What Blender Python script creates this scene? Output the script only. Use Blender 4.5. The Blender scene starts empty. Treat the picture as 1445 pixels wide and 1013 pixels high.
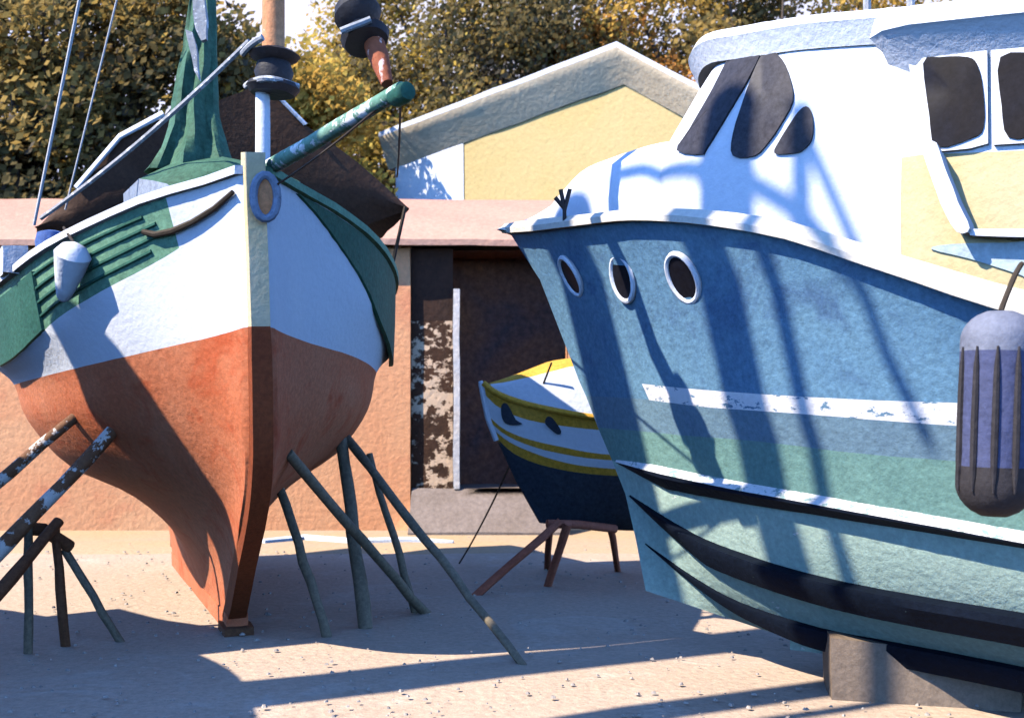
import bpy, bmesh, math, random
from mathutils import Vector, Matrix, noise
from mathutils.bvhtree import BVHTree

random.seed(7)
scn = bpy.context.scene
COL = scn.collection
# ------------------------------------------------------------------ camera
F, CX, HY, H = 1600.0, 722.5, 590.0, 1.55       # focal length, centre, horizon (photo pixels), eye height (m)
cd = bpy.data.cameras.new('camera'); cam = bpy.data.objects.new('camera', cd); COL.objects.link(cam)
cam.location = (0, 0, H); cam.rotation_euler = (math.pi/2, 0, 0)
cd.sensor_width = 36; cd.lens = 36*F/1445; cd.shift_y = (HY-506.5)/1445
cd.clip_start = .05; cd.clip_end = 3000
scn.camera = cam
cd.dof.use_dof = True; cd.dof.focus_distance = 6.8; cd.dof.aperture_fstop = 2.8

EYE = Vector((0, 0, H))
def at(px, py, d): return Vector(((px-CX)/F*d, d, H+(HY-py)/F*d))
def gr(px, py): d = F*H/(py-HY); return at(px, py, d)

# ------------------------------------------------------------------ materials
def lin(c):
    return tuple(((v/255)/12.92 if v/255 <= .04045 else ((v/255+.055)/1.055)**2.4) for v in c)
def mat(name, c1, c2=None, gs=30, gran=.22, wash=1.3, bump=.35, rough=.75, spec=.25, chip=None, chip_amt=.5,
        chip_scale=(14, 14, 14), stretch=None, c3=None, c3amt=.6):
    """weathered paint / stain: large soft washes, fine grain, tooth in the surface, optional flaking"""
    m = bpy.data.materials.new(name); m.use_nodes = True
    nt = m.node_tree; N = nt.nodes; L = nt.links
    b = N['Principled BSDF']; b.inputs['Roughness'].default_value = rough
    b.inputs['Specular IOR Level'].default_value = spec
    tc = N.new('ShaderNodeTexCoord')
    src = tc.outputs['Object']
    if stretch:
        mp = N.new('ShaderNodeMapping'); mp.inputs['Scale'].default_value = stretch
        L.new(src, mp.inputs['Vector']); wsrc = mp.outputs['Vector']
    else: wsrc = src
    def nz(scale, det, rg, s=None, dist=0.):
        n = N.new('ShaderNodeTexNoise'); n.inputs['Scale'].default_value = scale; n.inputs['Detail'].default_value = det
        n.inputs['Roughness'].default_value = rg; n.inputs['Distortion'].default_value = dist
        L.new(s or src, n.inputs['Vector']); return n.outputs['Fac']
    def ramp(f, a, bb):
        r = N.new('ShaderNodeMapRange'); r.inputs['From Min'].default_value = a; r.inputs['From Max'].default_value = bb
        L.new(f, r.inputs['Value']); return r.outputs['Result']
    def mix(f, a, bb, mode='MIX'):
        x = N.new('ShaderNodeMix'); x.data_type = 'RGBA'; x.blend_type = mode
        if isinstance(f, float): x.inputs[0].default_value = f
        else: L.new(f, x.inputs[0])
        for i, v in ((6, a), (7, bb)):
            if isinstance(v, tuple): x.inputs[i].default_value = (*v, 1)
            else: L.new(v, x.inputs[i])
        return x.outputs[2]
    a = c1; bcol = c2 or tuple(v*.8 for v in c1)
    col = mix(ramp(nz(wash, 5, .62, wsrc, .6), .33, .68), a, bcol)
    if c3: col = mix(ramp(nz(wash*1.9, 5, .65, wsrc, 1.), c3amt-.05, c3amt+.12), col, c3)
    g = nz(gs, 5, .72)
    gm = N.new('ShaderNodeMapRange'); gm.inputs['From Min'].default_value = .3; gm.inputs['From Max'].default_value = .7
    gm.inputs['To Min'].default_value = 1-gran; gm.inputs['To Max'].default_value = 1+gran*.8; L.new(g, gm.inputs['Value'])
    mu = N.new('ShaderNodeVectorMath'); mu.operation = 'SCALE'
    L.new(col, mu.inputs[0]); L.new(gm.outputs[0], mu.inputs['Scale']); col = mu.outputs[0]
    if chip:
        mp = N.new('ShaderNodeMapping'); mp.inputs['Scale'].default_value = chip_scale
        L.new(src, mp.inputs['Vector'])
        f = nz(1., 6, .7, mp.outputs['Vector'])
        col = mix(ramp(f, chip_amt, chip_amt+.03), col, chip)
    L.new(col, b.inputs['Base Color'])
    bp = N.new('ShaderNodeBump'); bp.inputs['Strength'].default_value = bump; bp.inputs['Distance'].default_value = .6/gs
    L.new(nz(gs*.75, 4, .6), bp.inputs['Height']); L.new(bp.outputs[0], b.inputs['Normal'])
    return m

WHITE = mat('white_paint', (.74, .77, .82), (.69, .73, .80), gran=.05, bump=.3)
CREAM = mat('cream_paint', (0.550, 0.440, 0.224), (0.568, 0.480, 0.277), gran=.1)
STEMC = mat('cream_stem_paint', (0.640, 0.530, 0.302), (0.672, 0.593, 0.418), gran=.1)
REDB = mat('red_antifouling', (0.527, 0.145, 0.060), (0.595, 0.221, 0.111), gran=.22, c3=(.50, .10, .035), c3amt=.58)
REDDARK = mat('dark_red_keel_paint', (.20, .045, .014), (.28, .07, .022), gran=.3)
GREENL = mat('green_paint', (.17, .34, .22), (.10, .24, .16), gran=.3, wash=2.2)
GREEND = mat('dark_green_paint', (.015, .085, .06), (.03, .12, .085), gran=.35)
GREENM = mat('green_canvas', (.035, .10, .06), (.07, .17, .11), gran=.4, wash=2.4)
BROWN = mat('dark_brown_canvas', (.055, .026, .014), (.085, .046, .028), gran=.35, wash=1.8)
VARN = mat('varnished_timber', (0.525, 0.208, 0.084), (0.688, 0.351, 0.182), gran=.3, chip=(.8, .72, .66), chip_amt=.6, chip_scale=(9, 9, 3))
RUST = mat('rust_red_canvas', (.28, .07, .025), (.36, .12, .05), gran=.3)
BLACK = mat('black_iron', (.018, .018, .022), (.03, .03, .036), gran=.3, rough=.6)
GREY = mat('weathered_grey', (.30, .32, .34), (.42, .43, .45), gran=.25, chip=(.75, .75, .77), chip_amt=.55)
BLUEGREY = mat('blue_grey_paint', (.20, .25, .34), (.27, .31, .38), gran=.3)
ROPE = mat('tarred_rope', (.035, .025, .018), (.06, .045, .03), gs=60)
ROPEW = mat('pale_wire', (.55, .56, .58), (.4, .4, .42), gs=60)
BLUE = mat('blue_topside_paint', (0.114, 0.238, 0.364), (0.147, 0.289, 0.402), gran=.27, c3=(.085, .17, .29), c3amt=.56)
BLUESTR = mat('slate_blue_paint', (0.135, 0.225, 0.297), (0.171, 0.279, 0.342), gran=.22)
STRIPE = mat('flaking_white_stripe', (.84, .82, .81), (.78, .77, .78), gran=.06, chip=(.13, .24, .34), chip_amt=.575, chip_scale=(9, 9, 22))
TEAL = mat('teal_bottom_paint', (0.144, 0.279, 0.252), (0.189, 0.342, 0.297), gran=.22)
PALETEAL = mat('pale_teal_paint', (0.344, 0.491, 0.429), (0.463, 0.601, 0.507), gran=.2, chip=(.8, .8, .77), chip_amt=.66, chip_scale=(5, 5, 9))
STRAKET = mat('worn_white_strake', (.80, .79, .77), (.70, .71, .70), gran=.12, chip=(.25, .36, .34), chip_amt=.545, chip_scale=(12, 12, 26))
NAVY = mat('black_rubber_strake', (.003, .006, .013), (.006, .010, .02), gran=.3, chip=(.2, .3, .3), chip_amt=.70, chip_scale=(12, 12, 40), spec=.08)
GLASS = mat('dark_window', (.012, .009, .008), (.012, .014, .024), gran=.4, rough=.45, spec=.06, bump=.02)
SCREEN = mat('tinted_windscreen', (.035, .04, .058), (.055, .05, .055), gran=.4, rough=.45, spec=.1, bump=.02)
OCHRE = mat('ochre_paint', (0.624, 0.310, 0.025), (0.720, 0.391, 0.060), gran=.3)
NAVYP = mat('navy_bottom_paint', (.022, .035, .055), (.04, .055, .075), gran=.4)
REDT = mat('red_oxide_steel', (.36, .10, .055), (.44, .15, .09), gran=.25)
TIMBER = mat('weathered_prop_timber', (.17, .14, .095), (.23, .185, .125), gran=.35)
LOG = mat('brown_log', (.12, .05, .022), (.17, .075, .035), gran=.4, c3=(.08, .035, .018))
LOGW = mat('highlighted_log', (.15, .065, .03), (.2, .1, .05), gran=.3, chip=(.62, .56, .5), chip_amt=.5, chip_scale=(7, 7, 7))  # pale blotches stand for the highlight on the logs
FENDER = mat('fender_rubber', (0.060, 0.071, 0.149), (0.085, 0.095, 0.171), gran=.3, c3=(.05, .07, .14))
FENDTOP = mat('fender_highlight_cap', (0.210, 0.225, 0.275), (0.120, 0.135, 0.190), gran=.2)  # highlight on the fender top put into the cap colour
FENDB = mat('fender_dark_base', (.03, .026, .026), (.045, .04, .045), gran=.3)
GROUND = mat('sandy_gravel', (0.510, 0.390, 0.289), (0.565, 0.432, 0.322), gs=22, gran=.2, wash=.5, bump=.5, c3=(.62, .53, .43), c3amt=.6,
             chip=(.6, .58, .56), chip_amt=.74, chip_scale=(2.2, 5, 3))
APRON = mat('warm_sand', (0.544, 0.374, 0.212), (0.510, 0.374, 0.255), gs=18, gran=.15, wash=.6)
PEACH = mat('peach_render', (0.778, 0.324, 0.146), (0.818, 0.432, 0.214), gs=16, gran=.14, wash=.45, c3=(.70, .25, .12), c3amt=.6)
PINK = mat('faded_pink_roof', (0.520, 0.270, 0.192), (0.560, 0.333, 0.232), gs=15, gran=.16, wash=.6)
HCREAM = mat('house_cream_render', (0.560, 0.418, 0.173), (0.569, 0.436, 0.202), gs=14, gran=.09, wash=.5)
HWHITE = mat('house_white_render', (0.800, 0.830, 0.870), (0.760, 0.790, 0.850), gs=14, gran=.06)
HROOF = mat('pale_roof', (.62, .64, .66), (.74, .74, .75), gs=14, gran=.15)
DARKIN = mat('dark_interior', (0.461, 0.152, 0.066), (0.163, 0.091, 0.083), gs=12, gran=.5, wash=.7)
DOORB = mat('peeling_door', (.05, .024, .012), (.08, .035, .016), gs=16, gran=.4, chip=(.72, .5, .32), chip_amt=.50, chip_scale=(4.5, 4.5, 6))
DOORU = mat('dark_brown_door', (.05, .022, .012), (.03, .016, .01), gs=16, gran=.4)
PALEW = mat('pale_door_edge', (.62, .60, .58), (.72, .62, .52), gs=16)
RAMPM = mat('grey_brown_concrete', (.20, .155, .125), (.25, .20, .17), gs=16, gran=.25)
BLOCK = mat('brown_keel_block', (.20, .145, .105), (.25, .19, .14), gran=.25)
BARK = mat('bark', (.10, .07, .05), (.15, .11, .08), gs=14, gran=.4)
LEAF = {}
for nm, a, b in (('dark_olive', (0.186, 0.149, 0.065), (0.293, 0.212, 0.080)), ('olive', (0.371, 0.268, 0.080), (0.529, 0.340, 0.102)),
                 ('gold', (0.734, 0.464, 0.087), (0.750, 0.580, 0.131)), ('ochre', (0.667, 0.398, 0.080), (0.750, 0.462, 0.102)),
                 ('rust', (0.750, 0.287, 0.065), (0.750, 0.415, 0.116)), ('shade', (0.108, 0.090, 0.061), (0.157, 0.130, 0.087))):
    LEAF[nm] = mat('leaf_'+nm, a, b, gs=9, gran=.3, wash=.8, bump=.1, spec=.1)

for m_ in LEAF.values():                                     # leaves let light through
    nt_ = m_.node_tree; bs = nt_.nodes['Principled BSDF']; tl = nt_.nodes.new('ShaderNodeBsdfTranslucent'); ms_ = nt_.nodes.new('ShaderNodeMixShader')
    nt_.links.new(bs.inputs['Base Color'].links[0].from_socket, tl.inputs['Color']); ms_.inputs[0].default_value = .45
    nt_.links.new(bs.outputs[0], ms_.inputs[1]); nt_.links.new(tl.outputs[0], ms_.inputs[2])
    nt_.links.new(ms_.outputs[0], nt_.nodes['Material Output'].inputs['Surface'])

# ------------------------------------------------------------------ mesh helpers
class MB:
    def __init__(s): s.v = []; s.f = []; s.m = []
    def quad_grid(s, rows, matf=0, closed=False, flip=False):
        o = len(s.v); n = len(rows[0])
        for r in rows: s.v += [Vector(p) for p in r]
        for i in range(len(rows)-1):
            for j in range(n if closed else n-1):
                k = (j+1) % n
                q = (o+i*n+j, o+i*n+k, o+(i+1)*n+k, o+(i+1)*n+j)
                s.f.append(q[::-1] if flip else q)
                s.m.append(matf(i, j) if callable(matf) else matf)
    def face(s, pts, m=0):
        o = len(s.v); s.v += [Vector(p) for p in pts]; s.f.append(tuple(range(o, o+len(pts)))); s.m.append(m)
    def tube(s, pts, r, seg=10, m=0, cap=True):
        pts = [Vector(p) for p in pts]; n = len(pts)
        rr = r if isinstance(r, (list, tuple)) else [r]*n
        rows = []; up0 = None
        for i, p in enumerate(pts):
            t = (pts[min(i+1, n-1)]-pts[max(i-1, 0)]).normalized()
            up = Vector((0, 0, 1)) if abs(t.z) < .95 else Vector((0, 1, 0))
            if up0 is not None: up = up0
            a = (up - t*up.dot(t)).normalized(); up0 = a; b = t.cross(a)
            rows.append([p+a*math.cos(2*math.pi*k/seg)*rr[i]+b*math.sin(2*math.pi*k/seg)*rr[i] for k in range(seg)])
        s.quad_grid(rows, m, True)
        if cap:
            s.face(rows[0][::-1], m); s.face(rows[-1], m)
    def lathe(s, base, prof, axis=(0, 0, 1), seg=20, m=0):
        ax = Vector(axis).normalized()
        pts = [Vector(base)+ax*z for z, r in prof]
        a = ax.orthogonal().normalized(); b = ax.cross(a)
        rows = [[p+(a*math.cos(2*math.pi*k/seg)+b*math.sin(2*math.pi*k/seg))*max(r, .0005) for k in range(seg)] for p, (z, r) in zip(pts, prof)]
        s.quad_grid(rows, m, True); s.face(rows[0][::-1], m); s.face(rows[-1], m)
    def box(s, c, sz, R=None, m=0, n=1):
        c = Vector(c); hx, hy, hz = sz[0]/2, sz[1]/2, sz[2]/2
        R = R or Matrix.Identity(3)
        P = [c+R@Vector((x, y, z)) for x in (-hx, hx) for y in (-hy, hy) for z in (-hz, hz)]
        s.hexa(P, m)
    def hexa(s, P, m=0):
        o = len(s.v); s.v += [Vector(p) for p in P]
        for q in ((0, 1, 3, 2), (4, 6, 7, 5), (0, 4, 5, 1), (2, 3, 7, 6), (0, 2, 6, 4), (1, 5, 7, 3)):
            s.f.append(tuple(o+i for i in q)); s.m.append(m)
    def prism(s, poly, off, m=0):
        """polygon (list of world points) extruded by vector off"""
        off = Vector(off); P = [Vector(p) for p in poly]; n = len(P)
        o = len(s.v); s.v += P+[p+off for p in P]
        s.f.append(tuple(o+i for i in range(n))[::-1]); s.f.append(tuple(o+n+i for i in range(n))); s.m += [m, m]
        for i in range(n):
            j = (i+1) % n; s.f.append((o+i, o+j, o+n+j, o+n+i)); s.m.append(m)
    def build(s, name, mats, parent=None, smooth=True, wob=.006, wf=1.7, cut=0, bevel=0, angle=40):
        mats = mats if isinstance(mats, (list, tuple)) else [mats]
        me = bpy.data.meshes.new(name)
        off = Vector((0, 0, 0))
        pp = parent
        while pp is not None: off += pp.location; pp = pp.parent
        me.from_pydata([tuple(v) for v in s.v], [], s.f)
        for m in mats: me.materials.append(m)
        for p, mi in zip(me.polygons, s.m): p.material_index = mi
        bm = bmesh.new(); bm.from_mesh(me)
        bmesh.ops.remove_doubles(bm, verts=bm.verts, dist=.0004)
        bmesh.ops.recalc_face_normals(bm, faces=bm.faces)
        if bevel:
            bmesh.ops.bevel(bm, geom=[e for e in bm.edges if len(e.link_faces) == 2 and e.calc_face_angle(0) > .5], offset=bevel, segments=2, affect='EDGES', profile=.6)
        for _ in range(cut):
            bmesh.ops.subdivide_edges(bm, edges=bm.edges[:], cuts=1, use_grid_fill=True)
        if wob:
            for v in bm.verts:
                v.co += noise.noise_vector(v.co*wf)*wob + noise.noise_vector(v.co*wf*4.1)*wob*.35
        for v in bm.verts: v.co -= off
        bm.to_mesh(me); bm.free()
        if smooth:
            me.shade_smooth(); me.set_sharp_from_angle(angle=math.radians(angle))
        o = bpy.data.objects.new(name, me); COL.objects.link(o)
        if parent: o.parent = parent
        return o

def tag(o, label, cat, group=None, kind=None):
    if label: o['label'] = label
    if cat: o['category'] = cat
    if group: o['group'] = group
    if kind: o['kind'] = kind
    return o
def thing(name, label, cat, loc=(0, 0, 0), group=None):
    o = bpy.data.objects.new(name, None); COL.objects.link(o); o.location = loc; o.empty_display_size = .3
    return tag(o, label, cat, group)
def interp(tab, x):
    """smooth (Catmull) interpolation of a table, linear beyond the ends"""
    n = len(tab)
    if x <= tab[0][0]:
        (a, b), (c, d) = tab[0], tab[1]; return b+(d-b)*(x-a)/(c-a)
    if x >= tab[-1][0]:
        (a, b), (c, d) = tab[-2], tab[-1]; return d+(d-b)*(x-c)/(c-a)
    for i in range(n-1):
        if tab[i][0] <= x <= tab[i+1][0]:
            x0, y0 = tab[i]; x1, y1 = tab[i+1]; h = x1-x0
            m0 = (y1-y0)/h if i == 0 else (y1-tab[i-1][1])/(x1-tab[i-1][0])
            m1 = (y1-y0)/h if i == n-2 else (tab[i+2][1]-y0)/(tab[i+2][0]-x0)
            t = (x-x0)/h
            return (2*t**3-3*t*t+1)*y0+(t**3-2*t*t+t)*h*m0+(-2*t**3+3*t*t)*y1+(t**3-t*t)*h*m1
def sag(a, b, dip, n=14):
    a, b = Vector(a), Vector(b)
    return [a.lerp(b, i/n)-Vector((0, 0, dip*4*(i/n)*(1-i/n))) for i in range(n+1)]
def bvh_of(objs):
    vs, fs = [], []
    for o in objs:
        off = Vector((0, 0, 0)); p = o
        while p is not None: off += p.location; p = p.parent
        b = len(vs); vs += [v.co+off for v in o.data.vertices]; fs += [tuple(b+i for i in f.vertices) for f in o.data.polygons]
    return BVHTree.FromPolygons(vs, fs)
def cast(bv, px, py):
    d = (at(px, py, 1)-EYE).normalized()
    p, n, i, t = bv.ray_cast(EYE, d)
    if p is None: return None, None
    return p, (n if n.dot(d) < 0 else -n)
def panel(bv, poly, thick=.02, lift=.004, name='pane', mats=GLASS, parent=None, n=7, wob=.002, smooth_px=True):
    """a plate of real thickness seated on the surface behind the outline"""
    if smooth_px:
        m_ = len(poly); dense = []
        for i in range(m_):
            p0, p1, p2, p3 = (Vector((*poly[(i+k) % m_], 0)) for k in (-1, 0, 1, 2))
            for t in (0, .33, .66):
                dense.append(tuple((.5*((2*p1)+(p2-p0)*t+(2*p0-5*p1+4*p2-p3)*t*t+(3*p1-p0-3*p2+p3)*t**3))[:2]))
        poly = dense
    P = [cast(bv, *q) for q in poly]
    P = [(p, nn) for p, nn in P if p is not None]
    c = sum((p for p, _ in P), Vector())/len(P); nn = sum((q for _, q in P), Vector()).normalized()
    mb = MB(); R = []
    for ring, (h) in ((0, -.02), (1, thick+lift)):
        R.append([p+q*h for p, q in P])
    mb.quad_grid([R[0], R[1]], 0, True)
    # fan with inner rings so the plate follows the curve of the wall
    rows = [R[1]]
    for k in (.6, .25): rows.append([c+(p-c)*k+nn*0 for p in R[1]])
    cc = cast_dir(bv, c, nn)
    lift2 = (cc-c).dot(nn)+thick+lift if cc is not None else 0
    base = sum((p for p in R[1]), Vector())/len(R[1])
    rows = [R[1]] + [[base+(p-base)*k+nn*(lift2-thick-lift)*(1-k*k) for p in R[1]] for k in (.62, .28)]
    mb.quad_grid(rows, 0, True); mb.face(rows[-1])
    return mb.build(name, mats, parent, wob=wob, smooth=True)
def cast_dir(bv, c, nn):
    p, n, i, t = bv.ray_cast(c+nn*.5, -nn)
    return p

# ------------------------------------------------------------------ ground
def structure(o): o['kind'] = 'structure'; return o
mb = MB()
xs = [-600, -200, -60, -20]+[-12+i*.6 for i in range(41)]+[20, 60, 200, 600]
ys = [-300, -60, -10]+[0+i*.6 for i in range(36)]+[30, 60, 200, 900]
mb.quad_grid([[(x, y, .018*noise.noise(Vector((x*.8, y*.8, 0)))-.012 if -12.1 <= x <= 12.1 and 0 <= y <= 21 else -.01) for x in xs] for y in ys])
structure(mb.build('ground', GROUND, wob=0))
mb = MB(); rows = []
for y in (13.0, 13.35, 14.2, 14.9, 15.6):
    rows.append([(x, y+(.25*noise.noise(Vector((x*.9, 3, 1))) if y < 13.2 else 0), (-.03 if y < 13.2 else .018)) for x in [-13+.5*i for i in range(50)]])
mb.quad_grid(rows); structure(mb.build('forecourt', APRON, wob=0))

R_ = random.Random(3); mb = MB()
for _ in range(800):
    y = 5.6+9.5*R_.random()**1.6; x = R_.uniform(-.5, .5)*y*1.0; r = R_.uniform(.004, .014)*(1+y*.05)
    c = Vector((x, y, .004)); a0 = R_.uniform(0, 6); n_ = 6
    P = [c+Vector((math.cos(a0+k*1.047)*r*R_.uniform(.7, 1.3), math.sin(a0+k*1.047)*r*R_.uniform(.7, 1.3), 0)) for k in range(n_)]
    T = [c+(p-c)*.55+Vector((0, 0, r*R_.uniform(.5, .9))) for p in P]
    mb.quad_grid([P, T], 0, True); mb.face(T)
peb = mb.build('pebbles', mat('pebble', (.46, .40, .34), (.30, .26, .23), wash=9, gran=.3), wob=0)
tag(peb, 'small pale pebbles scattered over the sandy yard', 'pebbles', kind='stuff')

# ------------------------------------------------------------------ boathouse (pink roof, peach wall, dark doorway)
D1 = 15.5
bh = thing('boathouse', 'peach rendered boathouse with a low faded pink roof and a wide dark doorway', 'boathouse', (-3, D1, 0))
def X1(px): return (px-CX)/F*D1
def Z1(py): return H+(HY-py)/F*D1
xl, xr, xd0, xd1 = -13.0, 4.2, X1(579), X1(800)
zt = Z1(346)
mb = MB()
def wallgrid(mb, x0, x1, z0, z1, y, n=.5):
    nx = max(2, int((x1-x0)/n)); nz = max(2, int((z1-z0)/n))
    mb.quad_grid([[(x0+(x1-x0)*i/nx, y, z0+(z1-z0)*j/nz) for i in range(nx+1)] for j in range(nz+1)])
wallgrid(mb, xl, xd0, -.05, zt, D1)
wallgrid(mb, xd1, xr, -.05, zt, D1)
for x in (xd0, xd1): mb.quad_grid([[(x, D1, -.05), (x, D1+.35, -.05)], [(x, D1, zt), (x, D1+.35, zt)]])
for x, x2 in ((xl, xl), (xr, xr)): mb.quad_grid([[(x, D1, -.05), (x, D1+6, -.05)], [(x, D1, zt), (x, D1+6, zt+.3)]])
mb.build('wall', PEACH, bh, wob=.02, wf=.8)
mb = MB()                                                  # lean-to roof rising away from us
rows = []
for k, (y, z) in enumerate(((D1-.22, zt-.03), (D1-.22, zt+.05), (D1+.5, zt+.50), (D1+1.3, Z1(262)+.06), (D1+1.3, Z1(262)-.04))):
    rows.append([(xl-.2+(xr-xl+.4)*i/60, y, z) for i in range(61)])
mb.quad_grid(rows)
mb.build('roof', PINK, bh, wob=.025, wf=.9)
mb = MB()                                                  # back slope so the shed is a closed building
mb.quad_grid([[(xl-.2, D1+1.3, Z1(262)), (xr+.2, D1+1.3, Z1(262))], [(xl-.2, D1+2.35, 3.2), (xr+.2, D1+2.35, 3.2)], [(xl-.2, D1+2.35, 0), (xr+.2, D1+2.35, 0)]])
mb.build('back_wall', PEACH, bh, wob=0)
mb = MB()                                                  # the room behind the doorway
a, b_, y0, y1 = xd0-.02, xd1+.02, D1+.36, D1+1.25
mb.quad_grid([[(a, y0, 0.02), (a, y1, .02), (b_, y1, .02), (b_, y0, .02)], [(a, y0, zt-.01), (a, y1, zt-.01), (b_, y1, zt-.01), (b_, y0, zt-.01)]])
mb.face([(a, y0, zt-.02), (b_, y0, zt-.02), (b_, y1, zt-.02), (a, y1, zt-.02)])
mb.build('interior', DARKIN, bh, wob=0, smooth=False)
mb = MB()                                                  # door leaf, standing ajar, paint flaking off below
def leaf(z0, z1):
    m2 = MB(); m2.box((X1(609), D1+.12, (z0+z1)/2), (X1(640)-X1(581), .06, z1-z0)); return m2
zs = Z1(690)
lf = leaf(zs, Z1(452)).build('door', DOORB, bh, cut=2, wob=.01)
leaf(Z1(452)+.003, zt-.03).build('upper_panel', DOORU, lf, cut=2, wob=.01)
mb = MB(); mb.box((X1(644), D1+.06, (zs+Z1(408))/2), (.085, .10, Z1(408)-zs), m=0); mb.build('door_post', PALEW, bh, cut=3, wob=.012)
mb = MB()                                                  # concrete sill / ramp
mb.hexa([(xd0+.02, D1-.62, 0.0), (xd0+.02, D1-.62, .05), (xd0+.02, D1+.05, 0), (xd0+.02, D1+.05, zs), (xd1, D1-.62, 0), (xd1, D1-.62, .05), (xd1, D1+.05, 0), (xd1, D1+.05, zs)])
mb.hexa([(xd0+.02, D1+.05, 0.0), (xd0+.02, D1+.05, zs), (xd0+.02, D1+.9, 0), (xd0+.02, D1+.9, zs+.02), (xd1, D1+.05, 0), (xd1, D1+.05, zs), (xd1, D1+.9, 0), (xd1, D1+.9, zs+.02)])
mb.build('ramp', RAMPM, bh, cut=2, wob=.015)
kb = MB(); kb.tube([gr(p, q)+Vector((0, 0, .03)) for p, q in ((372, 768), (430, 763), (500, 768), (575, 766), (640, 768))], [.04, .05, .045, .05, .02], 6)
tag(kb.build('kerb', WHITE), None, None, kind='structure')

# ------------------------------------------------------------------ cream house behind
D2 = 21.5; HA = math.radians(24)
hu, hn = Vector((math.cos(HA), -math.sin(HA), 0)), Vector((-math.sin(HA), -math.cos(HA), 0))    # along the gable, out of the gable
hO = at(880, 590, D2)
def hw(px, py, out=0.):
    """point of the gable plane (pushed out by out) seen at a photo position -> (a along, z)"""
    d = (at(px, py, 1)-EYE); o = hO+hn*out; k = (o-EYE).dot(hn)/d.dot(hn); p = EYE+d*k
    return (p-hO).dot(hu), p.z
def H3(a, z, out=0.): return Vector((hO.x, hO.y, 0))+hu*a+hn*out+Vector((0, 0, z))
ho = thing('gabled_house', 'cream gabled house with a white side bay and pale roof rising behind the pink shed', 'house', (hO.x, hO.y, 0))
ap = hw(880, 74); le = hw(556, 196); re_ = hw(1180, 232); xv = hw(655, 200)[0]
def roofz(x):
    return ap[1]+(x-ap[0])*((ap[1]-le[1])/(ap[0]-le[0])) if x < ap[0] else ap[1]+(x-ap[0])*((re_[1]-ap[1])/(re_[0]-ap[0]))
def gable(x0, x1, out, n):
    m2 = MB(); X = [x0+(x1-x0)*i/n for i in range(n+1)]
    if x0 < ap[0] < x1: X = sorted(X+[ap[0]])
    m2.quad_grid([[H3(x, (roofz(x)-.03)*k/6, out) for x in X] for k in range(7)]); return m2
m2 = gable(xv, re_[0]-.25, 0, 14); m2.build('gable_wall', HCREAM, ho, wob=.02, wf=.8)
m2 = gable(le[0]+.05, xv-.004, .02, 4); m2.quad_grid([[H3(le[0]+.05, 0, .02), H3(le[0]+.05, le[1]-.03, .02)], [H3(le[0]+.05, 0, -5), H3(le[0]+.05, le[1]-.03, -5)]])
m2.build('side_bay_wall', HWHITE, ho, wob=.02, wf=.8)
m2 = MB(); m2.quad_grid([[H3(re_[0]-.25, 0, 0), H3(re_[0]-.25, re_[1], 0)], [H3(re_[0]-.25, 0, -5), H3(re_[0]-.25, re_[1], -5)]]); m2.build('side_wall', HCREAM, ho)
m2 = MB(); ov, th = .42, .07
prof = [(x, roofz(x)) for x in (le[0]-.12, xv, (xv+ap[0])/2, ap[0], (ap[0]+re_[0])/2, re_[0]+.1)]
rows = [[H3(x, z+dz, out) for x, z in prof] for out, dz in ((.03, -.62), (ov, -.03), (ov, th), (-2, th), (-5, th), (-5, -.1), (.03, -.62))]
m2.quad_grid(rows, lambda i, j: 2 if i == 0 else (0 if i in (1, 4, 5) else 1))  # sloped soffit shaped and tinted to stand for the eave shadow
m2.build('roof', [HWHITE, HROOF, mat('eave_shadow_soffit', (0.700, 0.550, 0.357), (0.775, 0.627, 0.425), gs=14, gran=.12)], ho, cut=2, wob=.02, wf=1.2)

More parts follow.
